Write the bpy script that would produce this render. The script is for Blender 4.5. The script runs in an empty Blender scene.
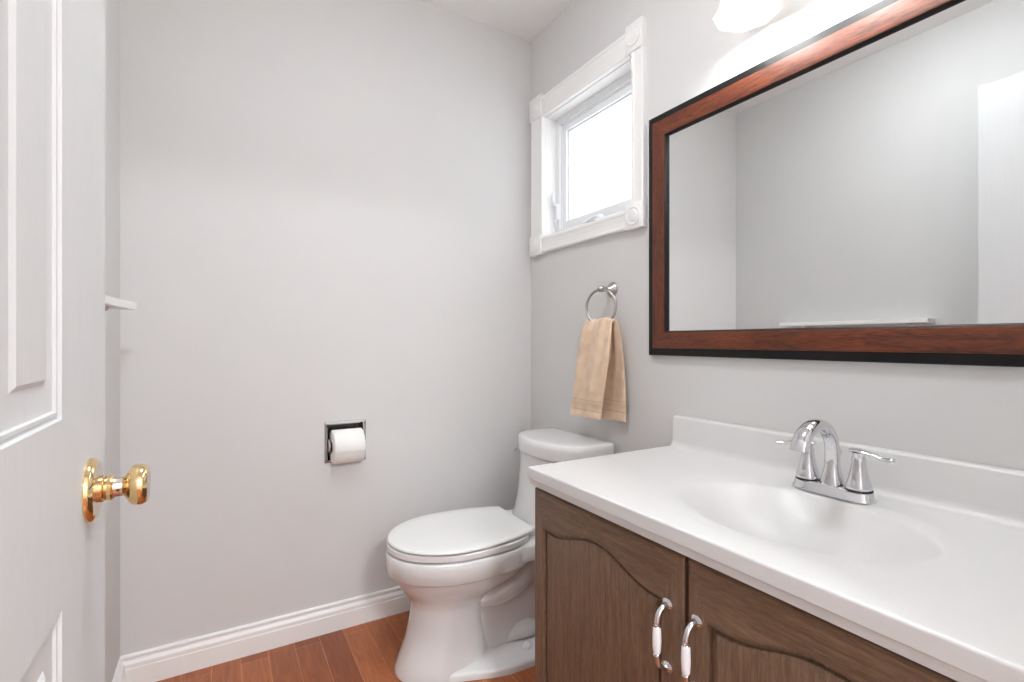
import bpy, bmesh, math, random
from mathutils import Vector, Matrix

SC = bpy.context.scene
COL = SC.collection
PI = math.pi
random.seed(4)

# ------------------------------------------------------------------ camera, world, exposure
cam_data = bpy.data.cameras.new('camera')
cam = bpy.data.objects.new('camera', cam_data)
COL.objects.link(cam)
cam.location = (0, 0, 1.07)
cam.rotation_euler = (PI / 2, 0, math.radians(-30.26))
cam_data.sensor_width = 36.0
cam_data.lens = 500.0 / 1024 * 36.0
cam_data.clip_start = 0.01
SC.camera = cam

SC.view_settings.view_transform = 'Standard'
SC.view_settings.look = 'None'
SC.view_settings.gamma = 1.0
SC.view_settings.use_curve_mapping = False
SC.view_settings.exposure = 1.28
SC.cycles.sample_clamp_indirect = 4.0
SC.cycles.max_bounces = 14
SC.cycles.diffuse_bounces = 8
SC.cycles.glossy_bounces = 6

world = bpy.data.worlds.new('bright_overcast_sky')
SC.world = world
world.use_nodes = True
wn = world.node_tree.nodes
wn['Background'].inputs[0].default_value = (0.93, 0.97, 1.0, 1)
wn['Background'].inputs[1].default_value = 1.15

BULB_STRENGTH = 58.0
SHADE_GLOW = 0.42
HALL_FILL = 54.0  # strength of the fill lamp added out of view in the hallway
ROOM_FILL = 16.5  # strength of the fill lamp added out of view overhead

# ------------------------------------------------------------------ materials
def lin(c):
    return tuple((v / 255 / 12.92) if v / 255 <= 0.04045 else ((v / 255 + 0.055) / 1.055) ** 2.4 for v in c) + (1,)

def new_mat(name):
    m = bpy.data.materials.new(name)
    m.use_nodes = True
    nt = m.node_tree
    b = nt.nodes['Principled BSDF']
    return m, nt, b

def mat_plain(name, rgb, rough=0.5, metal=0.0, var=0.02, nscale=30, bump=0.0, bscale=200, coat=0.0, spec=0.5):
    m, nt, b = new_mat(name)
    b.inputs['Roughness'].default_value = rough
    b.inputs['Metallic'].default_value = metal
    b.inputs['Specular IOR Level'].default_value = spec
    if coat:
        b.inputs['Coat Weight'].default_value = coat
        b.inputs['Coat Roughness'].default_value = 0.04
    tc = nt.nodes.new('ShaderNodeTexCoord')
    n = nt.nodes.new('ShaderNodeTexNoise')
    n.inputs['Scale'].default_value = nscale
    n.inputs['Detail'].default_value = 4
    nt.links.new(tc.outputs['Object'], n.inputs['Vector'])
    r = nt.nodes.new('ShaderNodeValToRGB')
    c = lin(rgb)
    r.color_ramp.elements[0].position = 0.3
    r.color_ramp.elements[1].position = 0.7
    r.color_ramp.elements[0].color = tuple(v * (1 - var) for v in c[:3]) + (1,)
    r.color_ramp.elements[1].color = tuple(min(1, v * (1 + var)) for v in c[:3]) + (1,)
    nt.links.new(n.outputs['Fac'], r.inputs['Fac'])
    nt.links.new(r.outputs['Color'], b.inputs['Base Color'])
    if bump:
        n2 = nt.nodes.new('ShaderNodeTexNoise')
        n2.inputs['Scale'].default_value = bscale
        n2.inputs['Detail'].default_value = 3
        nt.links.new(tc.outputs['Object'], n2.inputs['Vector'])
        bp = nt.nodes.new('ShaderNodeBump')
        bp.inputs['Strength'].default_value = bump
        bp.inputs['Distance'].default_value = 0.002
        nt.links.new(n2.outputs['Fac'], bp.inputs['Height'])
        nt.links.new(bp.outputs['Normal'], b.inputs['Normal'])
    return m

def mat_wood(name, dark, light, axis, rough=0.45, stretch=14.0, scale=6.0, bump=0.15, contrast=(0.3, 0.7), coat=0.0, fine=0.35):
    """grain runs along object axis 0/1/2"""
    m, nt, b = new_mat(name)
    L = nt.links
    tc = nt.nodes.new('ShaderNodeTexCoord')
    mp = nt.nodes.new('ShaderNodeMapping')
    sc = [stretch] * 3
    sc[axis] = 1.0
    mp.inputs['Scale'].default_value = sc
    L.new(tc.outputs['Object'], mp.inputs['Vector'])
    n = nt.nodes.new('ShaderNodeTexNoise')
    n.inputs['Scale'].default_value = scale
    n.inputs['Detail'].default_value = 6
    n.inputs['Roughness'].default_value = 0.6
    n.inputs['Distortion'].default_value = 0.6
    L.new(mp.outputs['Vector'], n.inputs['Vector'])
    n2 = nt.nodes.new('ShaderNodeTexNoise')
    n2.inputs['Scale'].default_value = scale * 6
    n2.inputs['Detail'].default_value = 3
    L.new(mp.outputs['Vector'], n2.inputs['Vector'])
    mx = nt.nodes.new('ShaderNodeMix')
    mx.inputs[0].default_value = fine
    L.new(n.outputs['Fac'], mx.inputs[2])
    L.new(n2.outputs['Fac'], mx.inputs[3])
    r = nt.nodes.new('ShaderNodeValToRGB')
    r.color_ramp.elements[0].position, r.color_ramp.elements[1].position = contrast
    r.color_ramp.elements[0].color = lin(dark)
    r.color_ramp.elements[1].color = lin(light)
    L.new(mx.outputs[0], r.inputs['Fac'])
    L.new(r.outputs['Color'], b.inputs['Base Color'])
    b.inputs['Roughness'].default_value = rough
    if coat:
        b.inputs['Coat Weight'].default_value = coat
        b.inputs['Coat Roughness'].default_value = 0.15
    bp = nt.nodes.new('ShaderNodeBump')
    bp.inputs['Strength'].default_value = bump
    bp.inputs['Distance'].default_value = 0.001
    L.new(mx.outputs[0], bp.inputs['Height'])
    L.new(bp.outputs['Normal'], b.inputs['Normal'])
    return m

def mat_floor():
    m, nt, b = new_mat('stained_hardwood')
    L = nt.links
    tc = nt.nodes.new('ShaderNodeTexCoord')
    mp = nt.nodes.new('ShaderNodeMapping')
    mp.inputs['Rotation'].default_value = (0, 0, PI / 2)
    mp.inputs['Location'].default_value = (0.02, 0.024, 0)
    L.new(tc.outputs['Object'], mp.inputs['Vector'])
    br = nt.nodes.new('ShaderNodeTexBrick')
    br.offset = 0.37
    br.inputs['Scale'].default_value = 1.0
    br.inputs['Brick Width'].default_value = 0.62
    br.inputs['Row Height'].default_value = 0.083
    br.inputs['Mortar Size'].default_value = 0.0012
    br.inputs['Mortar Smooth'].default_value = 0.2
    br.inputs['Bias'].default_value = 0.0
    br.inputs['Color1'].default_value = lin((138, 74, 40))
    br.inputs['Color2'].default_value = lin((172, 102, 60))
    br.inputs['Mortar'].default_value = lin((196, 128, 88))
    L.new(mp.outputs['Vector'], br.inputs['Vector'])
    mp2 = nt.nodes.new('ShaderNodeMapping')
    mp2.inputs['Scale'].default_value = (16, 1.6, 1)
    L.new(tc.outputs['Object'], mp2.inputs['Vector'])
    n = nt.nodes.new('ShaderNodeTexNoise')
    n.inputs['Scale'].default_value = 5
    n.inputs['Detail'].default_value = 6
    n.inputs['Distortion'].default_value = 0.8
    L.new(mp2.outputs['Vector'], n.inputs['Vector'])
    r = nt.nodes.new('ShaderNodeValToRGB')
    r.color_ramp.elements[0].position = 0.3
    r.color_ramp.elements[1].position = 0.75
    r.color_ramp.elements[0].color = (0.72, 0.66, 0.6, 1)
    r.color_ramp.elements[1].color = (1.12, 1.1, 1.05, 1)
    L.new(n.outputs['Fac'], r.inputs['Fac'])
    mx = nt.nodes.new('ShaderNodeMix')
    mx.data_type = 'RGBA'
    mx.blend_type = 'MULTIPLY'
    mx.inputs[0].default_value = 1.0
    L.new(br.outputs['Color'], mx.inputs[6])
    L.new(r.outputs['Color'], mx.inputs[7])
    L.new(mx.outputs[2], b.inputs['Base Color'])
    b.inputs['Roughness'].default_value = 0.36
    bp = nt.nodes.new('ShaderNodeBump')
    bp.inputs['Strength'].default_value = 0.25
    bp.inputs['Distance'].default_value = 0.001
    L.new(br.outputs['Fac'], bp.inputs['Height'])
    bp.invert = True
    L.new(bp.outputs['Normal'], b.inputs['Normal'])
    return m

def mat_towel():
    m, nt, b = new_mat('tan_terry_cloth')
    L = nt.links
    tc = nt.nodes.new('ShaderNodeTexCoord')
    n = nt.nodes.new('ShaderNodeTexNoise')
    n.inputs['Scale'].default_value = 260
    n.inputs['Detail'].default_value = 2
    L.new(tc.outputs['Object'], n.inputs['Vector'])
    n2 = nt.nodes.new('ShaderNodeTexNoise')
    n2.inputs['Scale'].default_value = 24
    n2.inputs['Detail'].default_value = 5
    L.new(tc.outputs['Object'], n2.inputs['Vector'])
    r = nt.nodes.new('ShaderNodeValToRGB')
    r.color_ramp.elements[0].position = 0.3
    r.color_ramp.elements[1].position = 0.7
    r.color_ramp.elements[0].color = lin((212, 184, 157))
    r.color_ramp.elements[1].color = lin((231, 208, 183))
    L.new(n2.outputs['Fac'], r.inputs['Fac'])
    sep = nt.nodes.new('ShaderNodeSeparateXYZ')
    L.new(tc.outputs['Object'], sep.inputs[0])
    band = nt.nodes.new('ShaderNodeValToRGB')          # flat dobby bands woven above each hem
    cr = band.color_ramp
    cr.interpolation = 'CONSTANT'
    cr.elements[0].position = 0.0
    cr.elements[0].color = (1, 1, 1, 1)
    cr.elements[1].position = 0.28
    cr.elements[1].color = (0.80, 0.76, 0.72, 1)
    for p_, v_ in ((0.31, 1.0), (0.42, 0.93), (0.53, 1.0), (0.57, 0.80), (0.60, 1.0)):
        e_ = cr.elements.new(p_)
        e_.color = (v_, v_ * 0.985, v_ * 0.97, 1)
    mz = nt.nodes.new('ShaderNodeMath')
    mz.operation = 'MULTIPLY'
    mz.inputs[1].default_value = 8.0
    L.new(sep.outputs['Z'], mz.inputs[0])
    L.new(mz.outputs[0], band.inputs['Fac'])
    mxb = nt.nodes.new('ShaderNodeMix')
    mxb.data_type = 'RGBA'
    mxb.blend_type = 'MULTIPLY'
    mxb.inputs[0].default_value = 1.0
    L.new(r.outputs['Color'], mxb.inputs[6])
    L.new(band.outputs['Color'], mxb.inputs[7])
    L.new(mxb.outputs[2], b.inputs['Base Color'])
    b.inputs['Roughness'].default_value = 0.95
    b.inputs['Sheen Weight'].default_value = 0.35
    b.inputs['Specular IOR Level'].default_value = 0.1
    bp = nt.nodes.new('ShaderNodeBump')
    bp.inputs['Strength'].default_value = 0.5
    bp.inputs['Distance'].default_value = 0.004
    L.new(n.outputs['Fac'], bp.inputs['Height'])
    L.new(bp.outputs['Normal'], b.inputs['Normal'])
    return m

def mat_glass():
    m, nt, b = new_mat('window_glass')
    nt.nodes.remove(b)
    out = [n for n in nt.nodes if n.type == 'OUTPUT_MATERIAL'][0]
    t = nt.nodes.new('ShaderNodeBsdfTransparent')
    t.inputs[0].default_value = (0.97, 0.99, 1.0, 1)
    g = nt.nodes.new('ShaderNodeBsdfGlossy')
    g.inputs['Roughness'].default_value = 0.02
    lw = nt.nodes.new('ShaderNodeLayerWeight')
    lw.inputs['Blend'].default_value = 0.25
    f = nt.nodes.new('ShaderNodeMath')
    f.operation = 'MULTIPLY'
    f.inputs[1].default_value = 0.12
    nt.links.new(lw.outputs['Facing'], f.inputs[0])
    mx = nt.nodes.new('ShaderNodeMixShader')
    nt.links.new(f.outputs[0], mx.inputs[0])
    nt.links.new(t.outputs[0], mx.inputs[1])
    nt.links.new(g.outputs[0], mx.inputs[2])
    nt.links.new(mx.outputs[0], out.inputs[0])
    return m

def mat_shade_glass():
    m, nt, b = new_mat('frosted_white_glass')
    out = [n for n in nt.nodes if n.type == 'OUTPUT_MATERIAL'][0]
    b.inputs['Base Color'].default_value = lin((246, 244, 240))
    b.inputs['Roughness'].default_value = 0.25
    b.inputs['Emission Color'].default_value = (1.0, 0.985, 0.965, 1)
    b.inputs['Emission Strength'].default_value = SHADE_GLOW
    t = nt.nodes.new('ShaderNodeBsdfTranslucent')
    t.inputs[0].default_value = lin((250, 246, 238))
    tc = nt.nodes.new('ShaderNodeTexCoord')
    n = nt.nodes.new('ShaderNodeTexNoise')
    n.inputs['Scale'].default_value = 14
    nt.links.new(tc.outputs['Object'], n.inputs['Vector'])
    mr = nt.nodes.new('ShaderNodeMapRange')
    mr.inputs['To Min'].default_value = 0.02
    mr.inputs['To Max'].default_value = 0.03
    nt.links.new(n.outputs['Fac'], mr.inputs['Value'])
    mx = nt.nodes.new('ShaderNodeMixShader')
    nt.links.new(mr.outputs[0], mx.inputs[0])
    nt.links.new(b.outputs[0], mx.inputs[1])
    nt.links.new(t.outputs[0], mx.inputs[2])
    nt.links.new(mx.outputs[0], out.inputs[0])
    return m

def mat_emit(name, rgb, strength):
    m, nt, b = new_mat(name)
    b.inputs['Base Color'].default_value = (0.9, 0.9, 0.9, 1)
    b.inputs['Emission Color'].default_value = rgb + (1,)
    b.inputs['Emission Strength'].default_value = strength
    return m

M = dict(
    wall=mat_plain('wall_paint', (214, 213, 212), 0.62, var=0.008, nscale=5, bump=0.06, bscale=160, spec=0.25),
    ceiling=mat_plain('ceiling_paint', (238, 237, 236), 0.8, var=0.008, nscale=5, bump=0.05, bscale=120, spec=0.2),
    trim=mat_plain('trim_paint', (240, 239, 238), 0.35, var=0.006, nscale=8),
    door=mat_wood('door_paint', (206, 206, 207), (211, 211, 211), 2, rough=0.55, stretch=12, scale=9, bump=0.12),
    vinyl=mat_plain('white_vinyl', (236, 238, 240), 0.3, var=0.006, nscale=9),
    porcelain=mat_plain('white_porcelain', (226, 226, 226), 0.12, var=0.004, nscale=4, coat=0.6),
    plastic=mat_plain('white_seat_plastic', (236, 236, 235), 0.2, var=0.004, nscale=4, coat=0.3),
    marble=mat_plain('cultured_marble', (213, 212, 211), 0.34, var=0.008, nscale=7, coat=0.06, spec=0.35),
    chrome=mat_plain('polished_chrome', (225, 225, 228), 0.06, metal=1.0, var=0.01, nscale=9),
    dark_chrome=mat_plain('dark_reflection_chrome', (120, 112, 108), 0.22, metal=1.0, var=0.1, nscale=50),  # chrome inside the paper recess, its dark reflections put into the colour
    nickel=mat_plain('brushed_nickel', (178, 174, 170), 0.32, metal=1.0, var=0.03, nscale=60),
    brass=mat_plain('polished_brass', (240, 210, 156), 0.07, metal=1.0, var=0.02, nscale=30),
    brassface=mat_plain('satin_brass', (226, 212, 196), 0.2, metal=1.0, var=0.02, nscale=30),
    dark=mat_plain('dark_gap', (30, 26, 24), 0.7, var=0.05),
    paper=mat_plain('tissue_paper', (242, 241, 239), 0.95, var=0.01, nscale=40, bump=0.15, bscale=500, spec=0.1),
    card=mat_plain('cardboard_core', (150, 122, 96), 0.9, var=0.05, nscale=50),
    ceramic=mat_plain('white_ceramic', (240, 241, 244), 0.12, var=0.004, coat=0.5),
    mirror=mat_plain('mirror_silver', (236, 238, 238), 0.008, metal=1.0, var=0.001),
    blackedge=mat_plain('black_lacquer', (14, 11, 11), 0.5, spec=0.3, var=0.08, nscale=30),
    cab_v=mat_wood('walnut_stain_upright', (90, 68, 52), (142, 114, 92), 2, rough=0.42, stretch=22, scale=7, bump=0.3, contrast=(0.36, 0.66), fine=0.5),
    cab_h=mat_wood('walnut_stain_level', (88, 66, 50), (138, 110, 88), 1, rough=0.42, stretch=22, scale=7, bump=0.3, contrast=(0.36, 0.66), fine=0.5),
    fr_v=mat_wood('cherry_wood_upright', (54, 22, 10), (122, 58, 28), 2, rough=0.45, stretch=11, scale=7, bump=0.08, contrast=(0.36, 0.66), coat=0.0, fine=0.5),
    fr_h=mat_wood('cherry_wood_level', (54, 22, 10), (126, 60, 28), 1, rough=0.45, stretch=11, scale=7, bump=0.08, contrast=(0.36, 0.66), coat=0.0, fine=0.5),
    floor=mat_floor(),
    towel=mat_towel(),
    glass=mat_glass(),
    shade=mat_shade_glass(),
    bulb=mat_emit('bulb_glow', (0.95, 0.975, 1.0), BULB_STRENGTH),
)

# ------------------------------------------------------------------ mesh helpers
ORIGIN = {}

def wloc(o):
    return ORIGIN.get(o.name, Vector((0, 0, 0)))

def tag(o, label=None, cat=None, group=None, kind=None):
    if label: o['label'] = label
    if cat: o['category'] = cat
    if group: o['group'] = group
    if kind: o['kind'] = kind
    return o

def thing(name, loc, label, cat, group=None):
    o = bpy.data.objects.new(name, None)
    o.empty_display_size = 0.05
    COL.objects.link(o)
    o.location = loc
    ORIGIN[o.name] = Vector(loc)
    return tag(o, label, cat, group)

def obj(name, bm, mats, parent=None, origin=None, sharp=38, smooth=True):
    """world-space bmesh -> ONE mesh object"""
    if not isinstance(mats, (list, tuple)):
        mats = [mats]
    bmesh.ops.recalc_face_normals(bm, faces=bm.faces)
    if origin is None:
        origin = wloc(parent) if parent is not None else None
    if origin is None:
        mn = Vector((min(v.co.x for v in bm.verts), min(v.co.y for v in bm.verts), min(v.co.z for v in bm.verts)))
        mxv = Vector((max(v.co.x for v in bm.verts), max(v.co.y for v in bm.verts), max(v.co.z for v in bm.verts)))
        origin = Vector(((mn.x + mxv.x) / 2, (mn.y + mxv.y) / 2, mn.z))
    origin = Vector(origin)
    bmesh.ops.translate(bm, verts=bm.verts, vec=-origin)
    for f in bm.faces:
        f.smooth = smooth
    lim = math.radians(sharp)
    for e in bm.edges:
        if len(e.link_faces) == 2:
            if e.calc_face_angle(0) > lim:
                e.smooth = False
    me = bpy.data.meshes.new(name)
    bm.to_mesh(me)
    bm.free()
    for m in mats:
        me.materials.append(m)
    o = bpy.data.objects.new(name, me)
    COL.objects.link(o)
    ORIGIN[o.name] = origin
    if parent is not None:
        o.parent = parent
        o.location = origin - wloc(parent)
    else:
        o.location = origin
    return o

def NB():
    return bmesh.new()

def box(bm, a, b, bevel=0.0, seg=2, mi=0):
    x0, y0, z0 = (min(a[i], b[i]) for i in range(3))
    x1, y1, z1 = (max(a[i], b[i]) for i in range(3))
    t = bmesh.new()
    bmesh.ops.create_cube(t, size=1.0)
    for v in t.verts:
        v.co = Vector(((x0 + x1) / 2 + v.co.x * (x1 - x0), (y0 + y1) / 2 + v.co.y * (y1 - y0), (z0 + z1) / 2 + v.co.z * (z1 - z0)))
    if bevel:
        bmesh.ops.bevel(t, geom=list(t.edges), offset=bevel, segments=seg, profile=0.5, affect='EDGES')
    merge(bm, t, mi)

def merge(bm, t, mi=None):
    vm = {}
    for v in t.verts:
        vm[v] = bm.verts.new(v.co)
    for f in t.faces:
        try:
            nf = bm.faces.new([vm[v] for v in f.verts])
            nf.material_index = f.material_index if mi is None else mi
        except ValueError:
            pass
    t.free()

def loft(bm, loops, closed=True, cap0=True, cap1=True, mi=0):
    rows = [[bm.verts.new(p) for p in lp] for lp in loops]
    n = len(rows[0])
    for i in range(len(rows) - 1):
        for j in range(n if closed else n - 1):
            k = (j + 1) % n
            f = bm.faces.new((rows[i][j], rows[i][k], rows[i + 1][k], rows[i + 1][j]))
            f.material_index = mi
    if cap0:
        f = bm.faces.new(rows[0]); f.material_index = mi
    if cap1:
        f = bm.faces.new(list(reversed(rows[-1]))); f.material_index = mi
    return rows

def lathe(bm, prof, origin, axis=(0, 0, 1), seg=32, mi=0, cap0=True, cap1=True, lobes=0, lobe_amp=None):
    """prof: list of (r, t) along axis from origin"""
    ax = Vector(axis).normalized()
    ref = Vector((0, 0, 1)) if abs(ax.z) < 0.9 else Vector((1, 0, 0))
    u = ax.cross(ref).normalized()
    v = ax.cross(u).normalized()
    o = Vector(origin)
    loops = []
    for i, (r, t) in enumerate(prof):
        lp = []
        for k in range(seg):
            a = 2 * PI * k / seg
            rr = max(r, 1e-5)
            if lobes and lobe_amp:
                rr *= 1 + lobe_amp[i] * math.cos(lobes * a)
            lp.append(o + ax * t + u * (rr * math.cos(a)) + v * (rr * math.sin(a)))
        loops.append(lp)
    loft(bm, loops, True, cap0, cap1, mi)

def sweep(bm, pts, radii, bn=None, seg=16, mi=0, closed=False, caps=True, power=2.0):
    """tube along pts; radii: number or list of numbers / (a,b) with b along the binormal bn"""
    pts = [Vector(p) for p in pts]
    n = len(pts)
    loops = []
    prevu = None
    for i, p in enumerate(pts):
        if closed:
            tan = (pts[(i + 1) % n] - pts[i - 1]).normalized()
        else:
            tan = (pts[min(i + 1, n - 1)] - pts[max(i - 1, 0)]).normalized()
        if bn is not None:
            b = Vector(bn)
            b = (b - tan * b.dot(tan)).normalized()
        else:
            if prevu is None:
                ref = Vector((0, 0, 1)) if abs(tan.z) < 0.9 else Vector((1, 0, 0))
                b = tan.cross(ref).normalized()
            else:
                b = (prevu - tan * prevu.dot(tan)).normalized()
            prevu = b
        w = b.cross(tan).normalized()
        r = radii[i] if isinstance(radii, (list, tuple)) else radii
        ra, rb = r if isinstance(r, (list, tuple)) else (r, r)
        lp = []
        for k in range(seg):
            a = 2 * PI * k / seg
            ca, sa = math.cos(a), math.sin(a)
            if power != 2.0:
                ca = math.copysign(abs(ca) ** (2 / power), ca)
                sa = math.copysign(abs(sa) ** (2 / power), sa)
            lp.append(p + w * (ra * ca) + b * (rb * sa))
        loops.append(lp)
    if closed:
        loops.append(loops[0])
        rows = [[bm.verts.new(q) for q in lp] for lp in loops[:-1]]
        rows.append(rows[0])
        for i in range(n):
            for j in range(seg):
                k = (j + 1) % seg
                f = bm.faces.new((rows[i][j], rows[i][k], rows[i + 1][k], rows[i + 1][j]))
                f.material_index = mi
    else:
        loft(bm, loops, True, caps, caps, mi)

def prism(bm, prof, f0, f1, mi=0):
    """prof: 2-D closed profile; f0/f1 map a profile point to the world at each end"""
    loft(bm, [[f0(p) for p in prof], [f1(p) for p in prof]], True, True, True, mi)

def bez(p0, p1, p2, p3, n):
    p0, p1, p2, p3 = map(Vector, (p0, p1, p2, p3))
    out = []
    for i in range(n + 1):
        t = i / n
        out.append(p0 * (1 - t) ** 3 + p1 * 3 * t * (1 - t) ** 2 + p2 * 3 * t * t * (1 - t) + p3 * t ** 3)
    return out

def smooth_pts(pts, n=8):
    """Catmull-Rom through tuples of any length"""
    out = []
    P = [pts[0]] + list(pts) + [pts[-1]]
    for i in range(1, len(P) - 2):
        for k in range(n):
            t = k / n
            out.append(tuple(0.5 * ((2 * b) + (-a + c) * t + (2 * a - 5 * b + 4 * c - d) * t * t + (-a + 3 * b - 3 * c + d) * t ** 3)
                             for a, b, c, d in zip(P[i - 1], P[i], P[i + 1], P[i + 2])))
    out.append(tuple(pts[-1]))
    return out

def sstep(a, b, x):
    t = min(1, max(0, (x - a) / (b - a)))
    return t * t * (3 - 2 * t)

def wall_with_hole(axis, c0, c1, u0, u1, z0, z1, hole):
    """slab normal to axis ('x' or 'y'), thickness c0..c1, span u0..u1, with one rectangular hole (u,u,z,z)"""
    bm = NB()
    us = [u0, hole[0], hole[1], u1]
    zs = [z0, hole[2], hole[3], z1]
    def pt(c, u, z):
        return (c, u, z) if axis == 'x' else (u, c, z)
    V = {}
    for ci, c in enumerate((c0, c1)):
        for i, u in enumerate(us):
            for j, z in enumerate(zs):
                V[ci, i, j] = bm.verts.new(pt(c, u, z))
    for ci in (0, 1):
        for i in range(3):
            for j in range(3):
                if (i, j) != (1, 1):
                    bm.faces.new((V[ci, i, j], V[ci, i + 1, j], V[ci, i + 1, j + 1], V[ci, i, j + 1]))
    def ring(path):
        for a, b in zip(path, path[1:] + path[:1]):
            bm.faces.new((V[(0,) + a], V[(0,) + b], V[(1,) + b], V[(1,) + a]))
    ring([(1, 1), (2, 1), (2, 2), (1, 2)])
    ring([(0, 0), (1, 0), (2, 0), (3, 0), (3, 1), (3, 2), (3, 3), (2, 3), (1, 3), (0, 3), (0, 2), (0, 1)])
    return bm

def struct(name, bm, m, parent=None, **kw):
    o = obj(name, bm, m, parent, smooth=kw.pop('smooth', False), **kw)
    if parent is None:
        o['kind'] = 'structure'
    return o

# ------------------------------------------------------------------ the room
XL, XR, YB, YF, H = -0.266, 1.230, 1.935, 0.0, 2.443
HY = -2.6                                   # far side of the hallway behind the doorway
DOOR_X0, DOOR_X1, DOOR_TOP = -0.128, 0.645, 2.075

bm = NB(); box(bm, (XL - 0.1, HY - 0.1, -0.05), (XR + 0.15, YB + 0.12, 0.0)); struct('floor', bm, M['floor'], origin=(0, 0, 0))
bm = NB(); box(bm, (XL - 0.1, HY - 0.1, H), (XR + 0.15, YB + 0.12, H + 0.06)); struct('ceiling', bm, M['ceiling'])
WIN = (1.268, 1.822, 1.520, 2.052)           # window opening in the right wall
struct('wall_right', wall_with_hole('x', XR, XR + 0.125, HY, YB, 0, H, WIN), M['wall'])
TPH = (0.338, 0.473, 0.628, 0.762)           # recess for the paper holder
struct('wall_back', wall_with_hole('y', YB, YB + 0.12, XL - 0.1, XR + 0.15, 0, H, TPH), M['wall'])
bm = NB(); box(bm, (XL - 0.1, HY, 0), (XL, YB, H)); struct('wall_left', bm, M['wall'])
bm = NB()
box(bm, (XL, -0.12, 0), (DOOR_X0 - 0.012, 0, H))
box(bm, (DOOR_X1 + 0.012, -0.12, 0), (XR, 0, H))
box(bm, (DOOR_X0 - 0.012, -0.12, DOOR_TOP), (DOOR_X1 + 0.012, 0, H))
struct('wall_front', bm, M['wall'])
bm = NB(); box(bm, (XL - 0.1, HY - 0.1, 0), (XR + 0.15, HY, H)); struct('wall_hall', bm, M['wall'])

# door jamb lining the opening
bm = NB()
box(bm, (DOOR_X0 - 0.012, -0.12, 0), (DOOR_X0 + 0.004, 0.0, DOOR_TOP))
box(bm, (DOOR_X1 - 0.004, -0.12, 0), (DOOR_X1 + 0.012, 0.0, DOOR_TOP))
box(bm, (DOOR_X0 - 0.012, -0.12, DOOR_TOP - 0.016), (DOOR_X1 + 0.012, 0.0, DOOR_TOP))
struct('trim_1', bm, M['trim'])

# baseboards, stepped profile (t off the wall, z)
BB = [(0, 0), (0.015, 0), (0.015, 0.060), (0.0135, 0.0615), (0.0135, 0.074), (0.0115, 0.078), (0.0075, 0.083),
      (0.0065, 0.088), (0.0090, 0.091), (0.0090, 0.097), (0.006, 0.101), (0, 0.101)]
bm = NB(); prism(bm, BB, lambda p: (XL, YB - p[0], p[1]), lambda p: (XR, YB - p[0], p[1])); struct('baseboard_back', bm, M['trim'])
bm = NB(); prism(bm, BB, lambda p: (XL + p[0], 0.0, p[1]), lambda p: (XL + p[0], YB - 0.0165, p[1])); struct('baseboard_left', bm, M['trim'])
bm = NB(); prism(bm, BB, lambda p: (XR - p[0], 1.086, p[1]), lambda p: (XR - p[0], YB - 0.0165, p[1])); struct('baseboard_right', bm, M['trim'])

# ------------------------------------------------------------------ window
win = bpy.data.objects.new('window_1', None); COL.objects.link(win)
win.location = (XR, 1.545, 1.45); ORIGIN['window_1'] = Vector(win.location)
tag(win, 'small white casement window with rosette corner trim high on the right wall', 'window', kind='structure')
CO = (1.213, 1.925, 1.452, 2.148)            # casing outer
cx = XR - 0.025
def flute(w):
    """moulded casing profile across width w -> (u, depth): outer bead, flat, shallow inner step"""
    d = 0.021
    return [(0, 0), (0, d - 0.003), (0.003, d), (0.010, d), (0.014, d - 0.004), (w * 0.45, d - 0.004), (w - 0.016, d - 0.002), (w - 0.013, d), (w - 0.003, d), (w, d - 0.003), (w, 0)]
bm = NB()
prism(bm, flute(WIN[0] - CO[0] + 0.002), lambda p: (XR - p[1], CO[0] + p[0], 1.53), lambda p: (XR - p[1], CO[0] + p[0], 2.07))
prism(bm, flute(0.088), lambda p: (XR - p[1], 1.816 + p[0], 1.53), lambda p: (XR - p[1], 1.816 + p[0], 2.07))
prism(bm, flute(0.066), lambda p: (XR - p[1], CO[0] + 0.07, 1.456 + p[0]), lambda p: (XR - p[1], 1.83, 1.456 + p[0]))
prism(bm, flute(0.088), lambda p: (XR - p[1], CO[0] + 0.07, 2.048 + p[0]), lambda p: (XR - p[1], 1.83, 2.048 + p[0]))
obj('casing', bm, M['trim'], win, smooth=False)
for (ya, yb) in ((CO[0] - 0.001, CO[0] + 0.08), (1.82, 1.912)):
    for (za, zb) in ((1.450, 1.538), (2.052, 2.150)):
        bm = NB()
        box(bm, (cx, ya, za), (XR, yb, zb), 0.003, 2)
        r = 0.033
        lathe(bm, [(r, 0), (r, 0.003), (r - 0.004, 0.005), (r - 0.008, 0.003), (r - 0.012, 0.003), (r - 0.015, 0.006), (0.008, 0.0065), (0, 0.0065)],
              (cx + 0.0005, (ya + yb) / 2, (za + zb) / 2), (-1, 0, 0), 28, cap0=False)
        obj('rosette', bm, M['trim'], win)
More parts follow.
